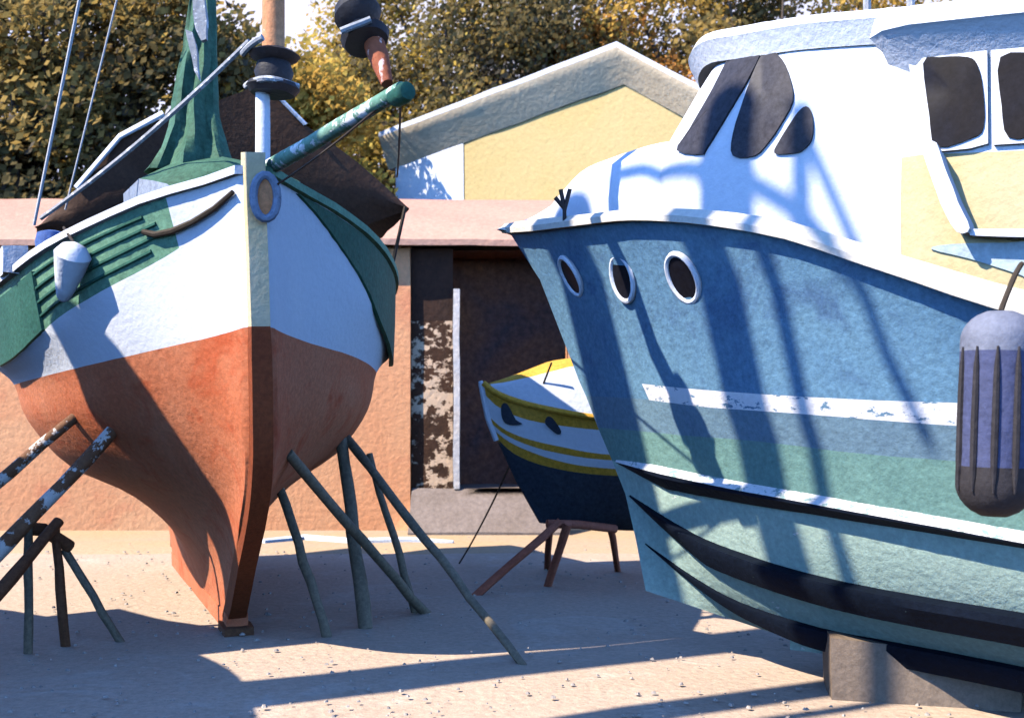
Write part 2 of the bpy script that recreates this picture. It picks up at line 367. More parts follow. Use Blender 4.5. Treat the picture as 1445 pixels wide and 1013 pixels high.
# ------------------------------------------------------------------ trees
def tree(px, d, ztop, rad, kinds, label, zlow=3.2, n=22000, leaf=.082, clumps=52, seed=0, drop=.0):
    R = random.Random(seed*91+5)
    x = (px-CX)/F*d
    t = thing('tree', label, 'tree', (x, d, 0), 'autumn trees behind the buildings')
    mb = MB(); base = Vector((x, d, -.05)); top = Vector((x+R.uniform(-.3, .3), d+R.uniform(-.3, .3), ztop*.82))
    tr = [base.lerp(top, k/7)+Vector((.18*math.sin(k*1.3+seed), .1*math.cos(k+seed), 0))*(k > 0) for k in range(8)]
    mb.tube(tr, [.26-.031*k for k in range(8)], 9)
    zc = (ztop+zlow)/2; hz = (ztop-zlow)/2
    C = []
    while len(C) < clumps:
        p = Vector((R.uniform(-1, 1), R.uniform(-1, 1), R.uniform(-1, 1)))
        if p.length > 1 or p.length < .25: continue
        C.append(Vector((x+p.x*rad, d+p.y*rad*.8, zc+p.z*hz)))
    for c in C[:14]:
        s = tr[R.randint(3, 6)]; mid = s.lerp(c, .5)+Vector((0, 0, .2))
        mb.tube([s, mid, c], [.09, .06, .02], 6, cap=False)
    mb.build('trunk', BARK, t, wob=.03)
    cr = MB(); mats = [LEAF[k] for k in kinds]
    for ci, c in enumerate(C):
        sp = R.uniform(.38, .72)*rad/2.2
        hh = noise.noise(c*.35+Vector((seed, 0, 0)))
        w = min(len(kinds)-1, max(0, int((hh*.5+.5)*len(kinds)*1.0+R.uniform(-.5, .5))))
        for _ in range(int(n/clumps)):
            q = Vector((R.gauss(0, 1), R.gauss(0, 1), R.gauss(0, .75)))
            q = q.normalized()*sp*(R.random()**.45)*1.35
            p = c+q
            a = Vector((R.gauss(0, 1), R.gauss(0, 1), R.gauss(0, 1))).normalized(); b = a.orthogonal().normalized()
            cc = a.cross(b); L = leaf*R.uniform(.6, 1.3); W = L*R.uniform(.45, .75)
            mi = w if R.random() > .22 else R.randint(0, len(kinds)-1)
            cr.face([p-b*L, p+cc*W, p+b*L, p-cc*W], mi)
    me = bpy.data.meshes.new('crown'); me.from_pydata([tuple(v-Vector((x, d, 0))) for v in cr.v], [], cr.f)
    for m in mats: me.materials.append(m)
    me.polygons.foreach_set('material_index', cr.m)
    o = bpy.data.objects.new('crown', me); COL.objects.link(o); o.parent = t
    return t
OL = ('shade', 'dark_olive', 'dark_olive', 'olive')
tree(45, 20, 9.9, 2.3, ('shade', 'dark_olive', 'olive', 'dark_olive'), 'tall dark olive tree at the far left of the yard behind the boat rigging', seed=1)
tree(178, 20.6, 10.6, 2.0, ('shade', 'dark_olive', 'olive', 'ochre'), 'dark brownish olive tree left of the hanging green sail', seed=2)
tree(255, 23.5, 7.6, 1.7, ('ochre', 'rust', 'ochre', 'dark_olive'), 'small rust brown tree behind the green sail, lower than its neighbours', seed=3, zlow=3)
tree(385, 22, 8.9, 1.9, ('gold', 'ochre', 'gold', 'gold'), 'golden yellow tree behind the black mast fitting', seed=4)
tree(520, 28.5, 12.8, 2.5, ('ochre', 'gold', 'gold', 'olive'), 'tall ochre tree behind the tip of the bowsprit', seed=5)
tree(640, 28.5, 13.6, 3.0, ('shade', 'olive', 'dark_olive', 'gold'), 'olive and gold tree just left of the house gable', seed=6, zlow=4)
tree(752, 29, 13.8, 2.8, ('shade', 'dark_olive', 'dark_olive', 'olive'), 'dark green tree directly over the left roof slope', seed=7, zlow=4)
tree(850, 29.5, 12.5, 2.3, ('rust', 'rust', 'ochre', 'gold'), 'rust orange tree above the house ridge', seed=8, zlow=5)
tree(955, 29.5, 13.8, 2.8, ('olive', 'dark_olive', 'ochre', 'shade'), 'brown and olive tree right of the house ridge', seed=9, zlow=5)
tree(1085, 29, 13.8, 2.9, ('shade', 'dark_olive', 'olive', 'ochre'), 'dark olive tree over the windscreen of the blue boat', seed=10, zlow=4)
tree(1235, 29, 13.6, 2.9, ('shade', 'olive', 'ochre', 'dark_olive'), 'olive tree mostly hidden behind the white cabin roof', seed=11, zlow=4)
tree(1420, 29, 13.6, 3.0, ('shade', 'dark_olive', 'olive', 'dark_olive'), 'dark tree behind the right end of the cabin roof', seed=12, zlow=4)

# ------------------------------------------------------------------ wooden fishing boat on the left
class Frame:
    """boat frame: s aft along the keel, t to one side, z up, with a small heel"""
    def __init__(f, ox, oy, u, tn, roll=0, z0=.05):
        f.o = Vector((ox, oy, 0)); f.u = Vector((u[0], u[1], 0)).normalized(); f.n = Vector((tn[0], tn[1], 0)).normalized(); f.r = roll; f.z0 = z0
    def __call__(f, s, t, z):
        c, sn = math.cos(f.r), math.sin(f.r); zz = z-f.z0
        return f.o+f.u*s+f.n*(t*c-zz*sn)+Vector((0, 0, f.z0+t*sn+zz*c))
AL = math.radians(22)
DB = 6.85
fr = Frame(at(386, 250, DB).x, DB, (-math.sin(AL), math.cos(AL)), (math.cos(AL), math.sin(AL)), roll=math.radians(2.2))   # t>0 = right in the picture
LB = 5.6
fb = thing('fishing_boat', 'white wooden fishing boat with green bulwarks and red bottom propped up bow-on', 'boat', fr(3, 0, 0)*1.0)
lev = [  # s0, z table, half breadth table
    (0.00, [(0, 3.02), (.5, 2.93), (1, 2.81), (1.6, 2.67), (2.3, 2.57), (3, 2.53), (4.5, 2.53), (6.4, 2.68)], [(0, .07), (.25, .29), (.5, .53), (1, .94), (1.6, 1.28), (2.4, 1.53), (3, 1.6), (4.5, 1.52), (5.8, 1.2), (6.4, .95)]),
    (0.01, [(0, 2.86), (.8, 2.46), (1.4, 2.26), (2, 2.07), (2.6, 2.01), (4.5, 2.02), (6.4, 2.2)], [(0, .065), (.25, .25), (.5, .45), (1, .91), (1.6, 1.23), (2.4, 1.49), (3, 1.57), (4.5, 1.49), (5.8, 1.15), (6.4, .85)]),
    (0.03, [(0, 2.11), (.5, 2.04), (1, 1.98), (2, 1.90), (3, 1.87), (4.5, 1.87), (6.4, 2.0)], [(0, .06), (.25, .2), (.5, .38), (1, .76), (1.6, 1.08), (2.4, 1.36), (3, 1.45), (4.5, 1.36), (5.8, .9), (6.4, .4)]),
    (0.10, [(0, 1.55), (6.4, 1.6)], [(0, .055), (.5, .25), (1, .58), (1.6, .94), (2.4, 1.27), (3, 1.36), (4.5, 1.24), (5.8, .55), (6.4, .15)]),
    (0.24, [(0, 1.18), (6.4, 1.25)], [(0, .055), (.5, .13), (1, .33), (1.6, .62), (2.4, .98), (3, 1.07), (4.5, .9), (5.8, .25), (6.4, .08)]),
    (0.52, [(0, .88), (6.4, .98)], [(0, .055), (1, .13), (1.6, .29), (2.4, .52), (3, .58), (4.5, .45), (5.8, .09), (6.4, .06)]),
    (1.05, [(0, .50), (6.4, .5)], [(0, .055), (1.3, .07), (2.4, .16), (3.2, .19), (4.5, .15), (6.4, .06)]),
    (1.62, [(0, .06), (6.4, .06)], [(0, .055), (6.4, .06)]),
]
NS = 46
def section(k):
    tau = (k/NS)**1.35
    P = []
    for s0, zt_, bt in lev:
        s = s0+(LB-s0)*tau
        P.append((s, interp(bt, max(s-s0*.0, 0)) if s0 < .3 else interp(bt, s), interp(zt_, s)))
    for i, (s0, zt_, bt) in enumerate(lev):
        if k == 0: P[i] = (s0, .055, interp(zt_, s0))
    out = [P[0], P[1]]
    sub = 4
    cum = list(range(len(P)))
    for i in range(1, len(P)-1):
        for j in range(1, sub+1):
            x = i+j/sub
            out.append(tuple(interp([(c, p[a]) for c, p in zip(cum[1:], P[1:])], x) if x < len(P)-1 else P[-1][a] for a in range(3)))
    return out
SEC = [section(k) for k in range(NS+1)]
def hull_side(sign):
    return [[fr(s, sign*b, z) for s, b, z in sec] for sec in SEC]
mb = MB()
for sg in (-1, 1):
    def mf(i, j, sg=sg):
        s = SEC[i][j][0]
        if j == 0: return 2 if sg < 0 and s > .42 else 0
        return 0 if j < 5 else 1
    mb.quad_grid(hull_side(sg), mf)
mb.quad_grid([[fr(s, -b, z) for s, b, z in SEC[-1]], [fr(s, b, z) for s, b, z in SEC[-1]]], lambda i, j: 2 if j == 0 else (0 if j < 5 else 1))
hullF = mb.build('hull', [WHITE, REDB, GREENL], fb, wob=.008)
# aft bulwark planks, shade put into their dark green (thick panel standing proud of the side)
def side_curve(sg, s, frac, out):
    z0 = interp(lev[0][1], s); z1 = interp(lev[1][1], s); b0 = interp(lev[0][2], s); b1 = interp(lev[1][2], s)
    return fr(s, sg*(b0+(b1-b0)*frac+out), z0+(z1-z0)*frac)
for sg, s0, s1, f0, f1 in ((-1, 1.55, 2.6, .16, 1.0), (1, .26, 2.5, .05, 1.15)):
    mb = MB(); n = 14; rows = []
    for i in range(n+1):
        s = s0+(s1-s0)*i/n
        g = f0+(f1-f0)*(min(1, i/n*2.2) if sg > 0 else 1)
        rows.append([side_curve(sg, s, f0, -.01), side_curve(sg, s, f0, .022), side_curve(sg, s, (f0+g)/2, .022), side_curve(sg, s, g, .022), side_curve(sg, s, g, -.01)])
    mb.quad_grid(rows); mb.face(rows[0]); mb.face(rows[-1][::-1])
    mb.build('bulwark_panel', GREEND, fb, wob=.01)
mb = MB()
for f in (.2, .4, .6, .8):
    mb.tube([side_curve(-1, (.50+.08*abs(f-.5)*4)+(1.06-.32*abs(f-.5))*i/9, f, .006) for i in range(10)], .014, 6)
mb.build('plank_moulding', GREEND, fb, wob=.004)
for sg in (-1, 1):                                          # cap rail
    mb = MB(); rows = []
    for i in range(31):
        s = LB*i/30; c = side_curve(sg, s, 0, 0); 
        rows.append([side_curve(sg, s, 0, -.10)+Vector((0, 0, -.005)), side_curve(sg, s, 0, .045)+Vector((0, 0, -.005)), side_curve(sg, s, 0, .045)+Vector((0, 0, .045)), side_curve(sg, s, 0, -.10)+Vector((0, 0, .05))])
    mb.quad_grid(rows, 0, True); mb.face(rows[0]); mb.face(rows[-1][::-1])
    mb.build('cap_rail', WHITE if sg < 0 else GREENL, fb, wob=.01)
mb = MB()                                                   # stem + keel timber
st = [(s0, interp(z_, s0)) for s0, z_, b in lev]
stf = [(interp([(c, p[0]) for c, p in enumerate(st)], x), interp([(c, p[1]) for c, p in enumerate(st)], x)) for x in [i/4 for i in range(4*(len(st)-1)+1)]]
stf = [(0-.02, 3.14)]+stf
rows = []
for i, (s, z) in enumerate(stf):
    a = stf[max(i-1, 0)]; b = stf[min(i+1, len(stf)-1)]
    ds, dz = b[0]-a[0], b[1]-a[1]; l = math.hypot(ds, dz); ns, nz = dz/l, -ds/l            # forward normal
    w = .078 if z > 2.1 else .085
    rows.append([fr(s-ns*.05, w*.9, z-nz*.05), fr(s+ns*.07, w*.72, z+nz*.07), fr(s+ns*.07, -w*.72, z+nz*.07), fr(s-ns*.05, -w*.9, z-nz*.05)])
mb.quad_grid(rows, lambda i, j: 0 if stf[i][1] > 2.13 else 1, True)
mb.face(rows[0]); mb.face(rows[-1])
mb.build('stem_post', [STEMC, REDDARK], fb, wob=.006, angle=30)
mb = MB(); mb.hexa([fr(s, t, z) for s in (1.45, LB) for t in (-.075, .075) for z in (.0, .14)]); mb.build('keel', REDB, fb, cut=2)
mb = MB(); rows = []                                        # deck
for i in range(31):
    s = .12+(LB-.14)*i/30; b = interp(lev[0][2], s)-.06; z = interp(lev[0][1], s)-.22
    rows.append([fr(s, b*k, z+.05*(1-k*k)) for k in (-1, -.5, 0, .5, 1)])
mb.quad_grid(rows); mb.build('deck', BLUEGREY, fb)
mb = MB(); hc = fr(-.04, .04, 2.86)                         # hawse fitting on the stem head
hd = Vector((math.sin(AL), -math.cos(AL), 0))
for i, (w, hgt, dd, m) in enumerate(((.075, .15, .0, 0),)):
    pass
ringp = [hc+hd*.075+Vector((math.cos(a)*.07*hd.y*-1, math.cos(a)*.07*hd.x, math.sin(a)*.13)) for a in [2*math.pi*k/18 for k in range(19)]]
mb.tube(ringp, .026, 8); mb.build('hawse_ring', BLUEGREY, fb, wob=.003)
mb = MB(); mb.prism([p for p in ringp[:-1]], hd*-.03); mb.build('hawse_plate', VARN, fb, wob=.002)
# transom rudder
mb = MB(); mb.hexa([fr(s, t, z) for s in (LB+.01, LB+.45) for t in (-.04, .04) for z in (.15, 2.3)]); mb.build('rudder', REDDARK, fb, cut=1)
# foredeck cuddy
cu = MB(); rows = []
for s, tw, zt_ in ((.75, .26, 3.05), (.95, .42, 3.24), (1.35, .56, 3.36), (2.1, .62, 3.38)):
    zb = 2.68
    rows.append([fr(s, -tw-.03, zb), fr(s, -tw, zt_-.12), fr(s, -tw*.55, zt_), fr(s, 0, zt_+.05), fr(s, tw*.55, zt_), fr(s, tw, zt_-.12), fr(s, tw+.03, zb)])
cu.quad_grid(rows, lambda i, j: 0 if j in (0, 5) else 1); cu.face(rows[0][::-1], 0); cu.face(rows[-1], 0)
cu.build('cuddy', [BLUEGREY, GREENM], fb, cut=1, wob=.02)
# mast: white lower part, iron fitting, varnished above
ms = .52
mbase = fr(ms, .0, 2.75); MX, MY = at(371, 235, 7.3).x, 7.3
def mp(py, px=371): return Vector((at(px, py, MY).x, MY, at(px, py, MY).z))
mast = MB(); mast.tube([mp(300), mp(180), mp(128)], [.05, .048, .046], 12); lm = mast.build('mast', WHITE, fb, wob=.006)
mast = MB()
p0 = mp(70, 386); topm = p0+Vector((.05, .1, 8.2))
mast.tube([p0-Vector((0, 0, .05)), p0+Vector((0, 0, .4)), p0.lerp(topm, .5), topm], [.072, .07, .058, .04], 14); mast.build('topmast', VARN, lm, wob=.006)
fit = MB(); c = mp(134, 384); hz = mp(70, 384).z-c.z
fit.lathe(c, [(0, .05), (.005, .14), (.045, .172), (.07, .16), (.08, .108), (hz*.5, .125), (hz*.72, .105), (hz*.78, .145), (hz*.88, .168), (hz*.96, .13), (hz, .07)], (.06, 0, 1), 22)
fit.build('mast_fitting', BLACK, lm, wob=.012, wf=5)
fit = MB(); fit.tube([c+Vector((-.165+.33*i/8, -.16*math.sin(math.pi*i/8), .055)) for i in range(9)], .022, 8); fit.build('fitting_rim', GREY, lm)
fit = MB(); fit.tube([c+Vector((-.18+.16*i/5, -.17*math.sin(.2+2*i/8), hz*.86+.06*i/5)) for i in range(6)], .022, 8); fit.build('upper_rim', GREY, lm)
# bowsprit
bt = at(566, 126, 5.6); bs0 = at(340, 262, 7.35)
mb = MB(); mb.tube([bs0.lerp(bt, i/6) for i in range(7)], [.05, .05, .048, .046, .044, .042, .038], 12)
bsp = mb.build('bowsprit', mat('bowsprit_paint', (.12, .27, .19), (.2, .36, .27), gran=.3, chip=(.78, .78, .76), chip_amt=.52, chip_scale=(6, 6, 6)), fb, wob=.008)
mb = MB(); dd = (bt-bs0).normalized(); mb.lathe(bt-dd*.1+Vector((.012, 0, -.02)), [(0, .040), (.02, .05), (.12, .052), (.15, .045), (.16, .02)], dd, 14); mb.build('end_cap', GREEND, bsp, wob=.008, wf=6)
# furled red sail with its iron drum above the bowsprit end
f0 = at(546, 118, 5.7); f1 = at(497, -30, 6.0); f2 = at(440, -700, 6.6)
mb = MB(); mb.tube([f0, f0.lerp(f1, .25), f0.lerp(f1, .6), f1, f1.lerp(f2, .5), f2], [.03, .055, .06, .058, .05, .02], 12); fj = mb.build('furled_jib', mat('rust_canvas_roll', (.34, .10, .045), (.28, .07, .03), gran=.25, chip=(.72, .52, .46), chip_amt=.58, chip_scale=(12, 12, 3)), fb, wob=.008, wf=4)
mb = MB(); q0 = at(518, 62, 5.78); ax = (f1-f0).normalized()
mb.lathe(q0, [(0, .04), (.01, .11), (.05, .125), (.07, .06), (.12, .055), (.15, .1), (.19, .125), (.25, .11), (.27, .04)], ax, 18); mb.build('furling_drum', BLACK, fj, wob=.012, wf=6)
mb = MB(); mb.tube([q0+Vector((-.12+.03*i, -.1, .03+.012*i)) for i in range(6)], .018, 8); mb.build('drum_guard', GREY, fj)
# hanging green sail, bunt lying on the cuddy
mb = MB(); rows = []
for k in range(19):
    f = k/18; py = -40+f*285
    xl_ = interp([(-40, 274), (0, 270), (90, 254), (140, 246), (190, 236), (225, 222), (245, 205)], py); xr_ = interp([(-40, 300), (0, 303), (100, 307), (150, 308), (190, 315), (225, 328), (245, 342)], py)
    dep = 8.35-.25*f; cpx = (xl_+xr_)/2; ctr = at(cpx, py, dep); hw = (xr_-xl_)/2/F*dep
    rows.append([ctr+Vector((math.cos(a)*hw*(1+.05*math.sin(5*a+k*.2)), math.sin(a)*min(hw, .28)*(.8+.25*math.sin(7*a+k*.35)), 0)) for a in [2*math.pi*j/28 for j in range(28)]])
mb.quad_grid(rows, 0, True); mb.face(rows[-1]); mb.face(rows[0])
gs_ = mb.build('furled_sail', GREENM, fb, wob=.02, wf=3)
def blade(poly, d, nm, par):
    m2 = MB(); m2.prism([at(x, y, d) for x, y in poly], (0, .05, 0)); return m2.build(nm, GREY, par, cut=1, wob=.01, wf=6)
blade([(271, -20), (286, -20), (292, 30), (291, 55), (284, 58), (277, 40), (272, 20)], 7.95, 'sail_batten', gs_)
blade([(262, 42), (272, 45), (277, 75), (281, 112), (275, 100), (266, 68)], 7.93, 'sail_batten', gs_)
# shrouds and stays
def wire(a, b, r, m, nm='stay', dip=0): 
    m2 = MB(); m2.tube(sag(a, b, dip), r, 6); return m2.build(nm, m, fb, wob=0)
wire(at(352, 58, 7.25), at(58, 308, 8.2), .018, GREY, dip=.05)
wire(topm-Vector((0, 0, 1.2)), at(48, 318, 8.45), .012, ROPEW, 'shroud')
wire(topm-Vector((0, 0, 3.4)), at(92, 296, 8.2), .007, ROPEW, 'shroud')
wire(bt-dd*.05, at(389, 262, 6.75), .007, ROPE, 'bobstay', .02)
wire(bt, at(560, 250, 9.3), .007, ROPE, 'guy', .1)
hb = bvh_of([hullF])
RP = [q for q in (cast(hb, x, y) for x, y in ((352, 258), (332, 272), (306, 294), (276, 313), (246, 326), (222, 331), (205, 327))) if q[0]]
m2 = MB(); m2.tube([p+n*.022 for p, n in RP], [.016, .018, .02, .021, .021, .018, .012], 8); m2.build('mooring_rope', ROPE, fb, wob=.004, wf=6)
wire(at(572, 292, 9.2), at(548, 400, 9.2), .016, ROPE, 'rail_lashing', .0)
# brown tent cover over the after deck
tc = MB()
ridge0, lft, rgt = at(372, 118, 9.0), at(52, 322, 8.75), at(578, 294, 9.45)
prof = [lft, at(108, 268, 8.75), at(172, 196, 8.8), at(232, 166, 8.85), at(312, 142, 8.9), ridge0, at(432, 178, 9.1), at(505, 228, 9.25), rgt]
back = Vector((-math.sin(AL), math.cos(AL), 0))*1.7
tc.quad_grid([[p+back*k*.98+Vector((0, 0, -.12*math.sin(math.pi*k))) for p in prof] for k in (0, .25, .5, .75, 1)])
bott = [p.copy() for p in prof]
low = [Vector((p.x, p.y, min(p.z, H+(HY-328)/F*p.y))) for p in prof]
for k in range(1, 8): low[k] = prof[0].lerp(prof[-1], k/8)-Vector((0, 0, .12))
low[0] = prof[0]; low[8] = prof[8]
off = Vector((0, 0, 0))
tc.quad_grid([prof, [a.lerp(b, .5)+Vector((0, -.05, 0)) for a, b in zip(prof, low)], low])
tc.quad_grid([[p+back*.98 for p in prof], [p+back*.98 for p in low]])
tarp = tc.build('tarpaulin', BROWN, cut=1, wob=.03, wf=2)
tag(tarp, 'dark brown canvas tent cover pitched over the stern of the white fishing boat', 'tarpaulin')
def edge_tube(pts, r=.02):
    m2 = MB(); m2.tube(pts, r, 7); return m2
m2 = edge_tube([prof[i]+Vector((0, -.02, .012)) for i in range(1, 4)], .022); h_ = m2.build('edge_highlight', WHITE, None, wob=.02, wf=8)  # white strips standing for sunlight along the cover's edge
h_.parent = tarp
m2 = edge_tube([prof[i]+Vector((0, -.02, .012)) for i in (5, 6)], .016); h_ = m2.build('edge_highlight', WHITE, None, wob=.02, wf=8); h_.parent = tarp
# white fender on the near side + mess on the rail
q = at(122, 330, 7.9)
fe = MB(); fp0, fn0 = cast(hb, 106, 424); fp1, fn1 = cast(hb, 126, 352); fa, fb_ = fp0+fn0*.09, fp1+fn1*.12
fl_ = (fb_-fa).length+.04
fe.lathe(fa, [(0, .02), (.02, .04), (.2*fl_, .06), (.55*fl_, .095), (.8*fl_, .115), (.93*fl_, .08), (fl_, .02)], fb_-fa, 14)
fo = fe.build('fender', WHITE, wob=.01); tag(fo, 'white plastic fender hanging on the green side of the fishing boat', 'fender')
m2 = MB(); m2.tube([fb_+(fb_-fa).normalized()*.03, fr(1.22, -1.06, 2.86)], .01, 6); l_ = m2.build('lanyard', ROPE); l_.parent = fo
m2 = MB(); m2.box(fr(1.95, -1.40, 2.72), (.16, .3, .2), Matrix.Rotation(.5, 3, 'Z'), 0); o = m2.build('fish_crate', mat('crate_white', (.74, .74, .76), (.6, .65, .72)), cut=2, wob=.015, wf=5)
tag(o, 'small pale crate wedged on the rail at the left edge', 'crate')
m2 = MB(); m2.lathe(fr(1.45, -1.14, 2.70), [(0, .07), (.02, .1), (.09, .11), (.15, .1), (.17, .05)], (0, .1, 1), 14); o = m2.build('buoy', mat('blue_buoy', (.05, .11, .33), (.07, .14, .36), gran=.3), wob=.008); tag(o, 'round blue buoy lying on the fishing boat rail', 'buoy')

# ------------------------------------------------------------------ props and trestles under the fishing boat
def pole(name, label, a, b, r0, r1, m, group='timber props shoring up the fishing boat', bend=.0, seed=0, n=8, cat='prop'):
    a, b = Vector(a), Vector(b); R = random.Random(seed)
    mb = MB(); pts = []
    for i in range(n+1):
        p = a.lerp(b, i/n); p += Vector((R.uniform(-1, 1), R.uniform(-1, 1), 0))*.008
        p.x += bend*math.sin(math.pi*i/n); pts.append(p)
    mb.tube(pts, [(r0+(r1-r0)*i/n)*(1+R.uniform(-.06, .06)) for i in range(n+1)], 10)
    return tag(mb.build(name, m, wob=.006, wf=5), label, cat, group)
def on_hull(px, py, d):
    p, n = cast(hb, px, py)
    return at(px, py, d) if p is None else p-n*.02
def to_ground(top, low):
    d = (low-top); return top+d*((top.z+.02)/-d.z)
def gpt(px, py, sink=.03): p = gr(px, py); p.z -= sink; return p
pole('timber_prop', 'short dark prop beside the keel of the fishing boat', gpt(464, 897), on_hull(398, 690, 8.5), .036, .034, TIMBER, seed=1)
pole('timber_prop', 'long grey prop leaning from the keel, crossing behind the upright post', gpt(602, 862), on_hull(408, 640, 8.75), .040, .036, TIMBER, seed=2)
pole('timber_post', 'thick upright post standing under the shaded bilge', gpt(517, 884), on_hull(484, 622, 9.0), .054, .048, TIMBER, seed=3)
pole('timber_prop', 'thin short prop right of the upright post', gpt(588, 862), at(520, 640, 9.3), .034, .026, TIMBER, seed=4)
pole('timber_prop', 'longest prop, slanting far out to the right onto the open ground', gpt(742, 937), on_hull(490, 618, 9.3), .026, .038, TIMBER, seed=5, n=12)
pole('log_prop', 'thick brown log with painted pale highlights, leaning against the left bilge', to_ground(on_hull(158, 610, 8.35), at(-60, 838, 7.3)), on_hull(158, 610, 8.35), .062, .046, LOGW, seed=6)
pole('log_prop', 'upper brown log with painted pale highlights, reaching in from the left edge', to_ground(on_hull(104, 588, 8.6), at(-60, 730, 7.8)), on_hull(104, 588, 8.6), .048, .04, LOGW, seed=7)
pole('log_prop', 'rough brown log sloping down to the lower left edge', to_ground(at(85, 735, 7.75), at(-40, 880, 7.0)), at(85, 735, 7.75), .055, .036, LOG, seed=8)
tr = thing('trestle', 'dark wooden trestle of three splayed legs under the leaning logs', 'trestle', gr(90, 905))
for (a, b, r, mm) in ((gpt(40, 918), at(40, 735, 7.7), .034, TIMBER), (gpt(93, 908), at(78, 745, 7.85), .038, LOG), (gpt(172, 902), at(92, 775, 7.95), .034, TIMBER)):
    m2 = MB(); m2.tube([a.lerp(b, i/6) for i in range(7)], r*.85, 9); m2.build('leg', mm, tr, wob=.01, wf=5)
m2 = MB(); m2.tube([at(28, 745, 7.7), at(62, 748, 7.78), at(100, 772, 7.95)], .045, 9); m2.build('crossbar', LOG, tr, wob=.01, wf=5)
# keel shoe
m2 = MB(); c = fr(1.62, 0, 0); m2.hexa([fr(s, t, z) for s in (1.36, 1.72) for t in (-.105, .105) for z in (-.02, .05)]); o = m2.build('keel_block', LOG, cut=2, wob=.012, wf=5)
tag(o, 'dark timber block under the forefoot of the fishing boat', 'keel block')

# ------------------------------------------------------------------ blue motor boat on the right
TH = math.radians(33)
OB = at(720, 325, 8.2)
ub = Vector((math.cos(TH), -math.sin(TH), 0)); nb = Vector((-math.sin(TH), -math.cos(TH), 0))     # t>0 = the side we see
fm = Frame(OB.x, OB.y, ub, nb)
def s_of(px, t=0):
    k = (px-CX)/F; o = OB+nb*t
    return (k*o.y-o.x)/(ub.x-k*ub.y)
def bl(px, py, t):
    s = s_of(px, t); d = (OB+nb*t+ub*s).y
    return s, t, H+(HY-py)/F*d
def entry(s, s0, bm, L, p):
    x = min(1, max(0, (s-s0)/L)); return .02+bm*(1-(1-x)**p)
LM = 7.6
STEM = [(720, 325), (752, 352), (766, 400), (786, 475), (822, 545), (846, 605), (866, 652), (884, 702), (898, 768), (914, 854)]
ML = [  # bmax, L, p, stem pixel, outline pixels
    (1.50, 4.5, 2.6, (719, 325), [(720, 325), (780, 319), (880, 307), (960, 309), (1050, 319), (1120, 333), (1170, 350), (1300, 394), (1445, 440), (1700, 505)]),
    (1.46, 4.5, 2.4, (764, 395), [(764, 395), (880, 392), (960, 394), (1050, 402), (1170, 424), (1300, 452), (1445, 480), (1700, 525)]),
    (1.42, 4.5, 2.3, (820, 541), [(820, 539), (890, 541), (1000, 550), (1160, 561), (1340, 568), (1500, 572)]),
    (1.41, 4.5, 2.3, (829, 562), [(829, 559), (890, 562), (1000, 574), (1160, 586), (1340, 600), (1500, 610)]),
    (1.38, 4.5, 2.2, (846, 605), [(846, 603), (950, 612), (1050, 621), (1200, 638), (1340, 650), (1500, 664)]),
    (1.36, 4.5, 2.1, (866, 652), [(868, 650), (960, 671), (1050, 690), (1170, 712), (1300, 735), (1445, 762), (1600, 790)]),
    (1.28, 4.7, 1.8, (884, 702), [(886, 696), (950, 738), (1000, 765), (1100, 800), (1200, 826), (1300, 844), (1445, 868), (1600, 895)]),
    (0.95, 4.9, 1.5, (899, 768), [(905, 762), (980, 815), (1050, 853), (1150, 885), (1250, 905), (1445, 942), (1600, 975)]),
]
def mlev(k, s):
    bm, L, p, sp, tab = ML[k]; s0 = s_of(sp[0]); t = entry(s, s0, bm, L, p)
    w = OB+nb*t+ub*s; px = CX+F*w.x/max(w.y, .5)
    px = min(px, 1750+(px-1750)*.0) if px > 1750 else px
    if k and s <= s0+1e-4: px, z = sp[0], H+(HY-sp[1])/F*w.y
    py = interp(tab, max(px, tab[0][0]))
    smax = 3.9
    if s > smax:                                            # aft of the picture: run on level
        a = mlev(k, smax); b = mlev(k, smax-.5); return (s, t, a[2]+(a[2]-b[2])*(1-math.exp(-(s-smax)))*1.0)
    return (s, t, H+(HY-py)/F*w.y)
NM = 60
def mrow(k, out=0, dz=0, s_from=None, n=NM, s_to=LM):
    s0 = s_of(ML[k][3][0]) if s_from is None else s_from
    R = []
    for i in range(n+1):
        s = s0+(s_to-s0)*(i/n)**1.5; q = mlev(k, s); R.append((q[0], q[1]+out, q[2]+dz))
    return R
KEEL = []
for i in range(NM+1):
    s0 = s_of(914); s = s0+(LM-s0)*(i/NM)**1.5
    KEEL.append((s, .03, max(.16, .40-.22*min(1, (s-s0)/1.0))))
mlv = [mrow(k) for k in range(len(ML))]+[KEEL]
mbt = thing('motorboat', 'large blue motor boat with white cabin and pale teal bottom standing on the right', 'boat', Vector((3.2, 4.6, 0)))
mb = MB()
def mmat(i, j):
    s = mlv[i][j][0]
    if i in (0, 1): return 0
    if i == 2: return 1 if s > s_of(885, .6)+.02 else 0  # stripe kept blue near the stem for the shadow there
    if i == 3: return 2
    if i == 4: return 3
    return 4
for sg in (1, -1):
    mb.quad_grid([[fm(s, sg*t, z) for s, t, z in row] for row in mlv], mmat)
tr_ = [r[-1] for r in mlv]
mb.quad_grid([[fm(s, t, z) for s, t, z in tr_], [fm(s, -t, z) for s, t, z in tr_]], 0)
hullM = mb.build('hull', [BLUE, STRIPE, BLUESTR, TEAL, PALETEAL], mbt, wob=.006)
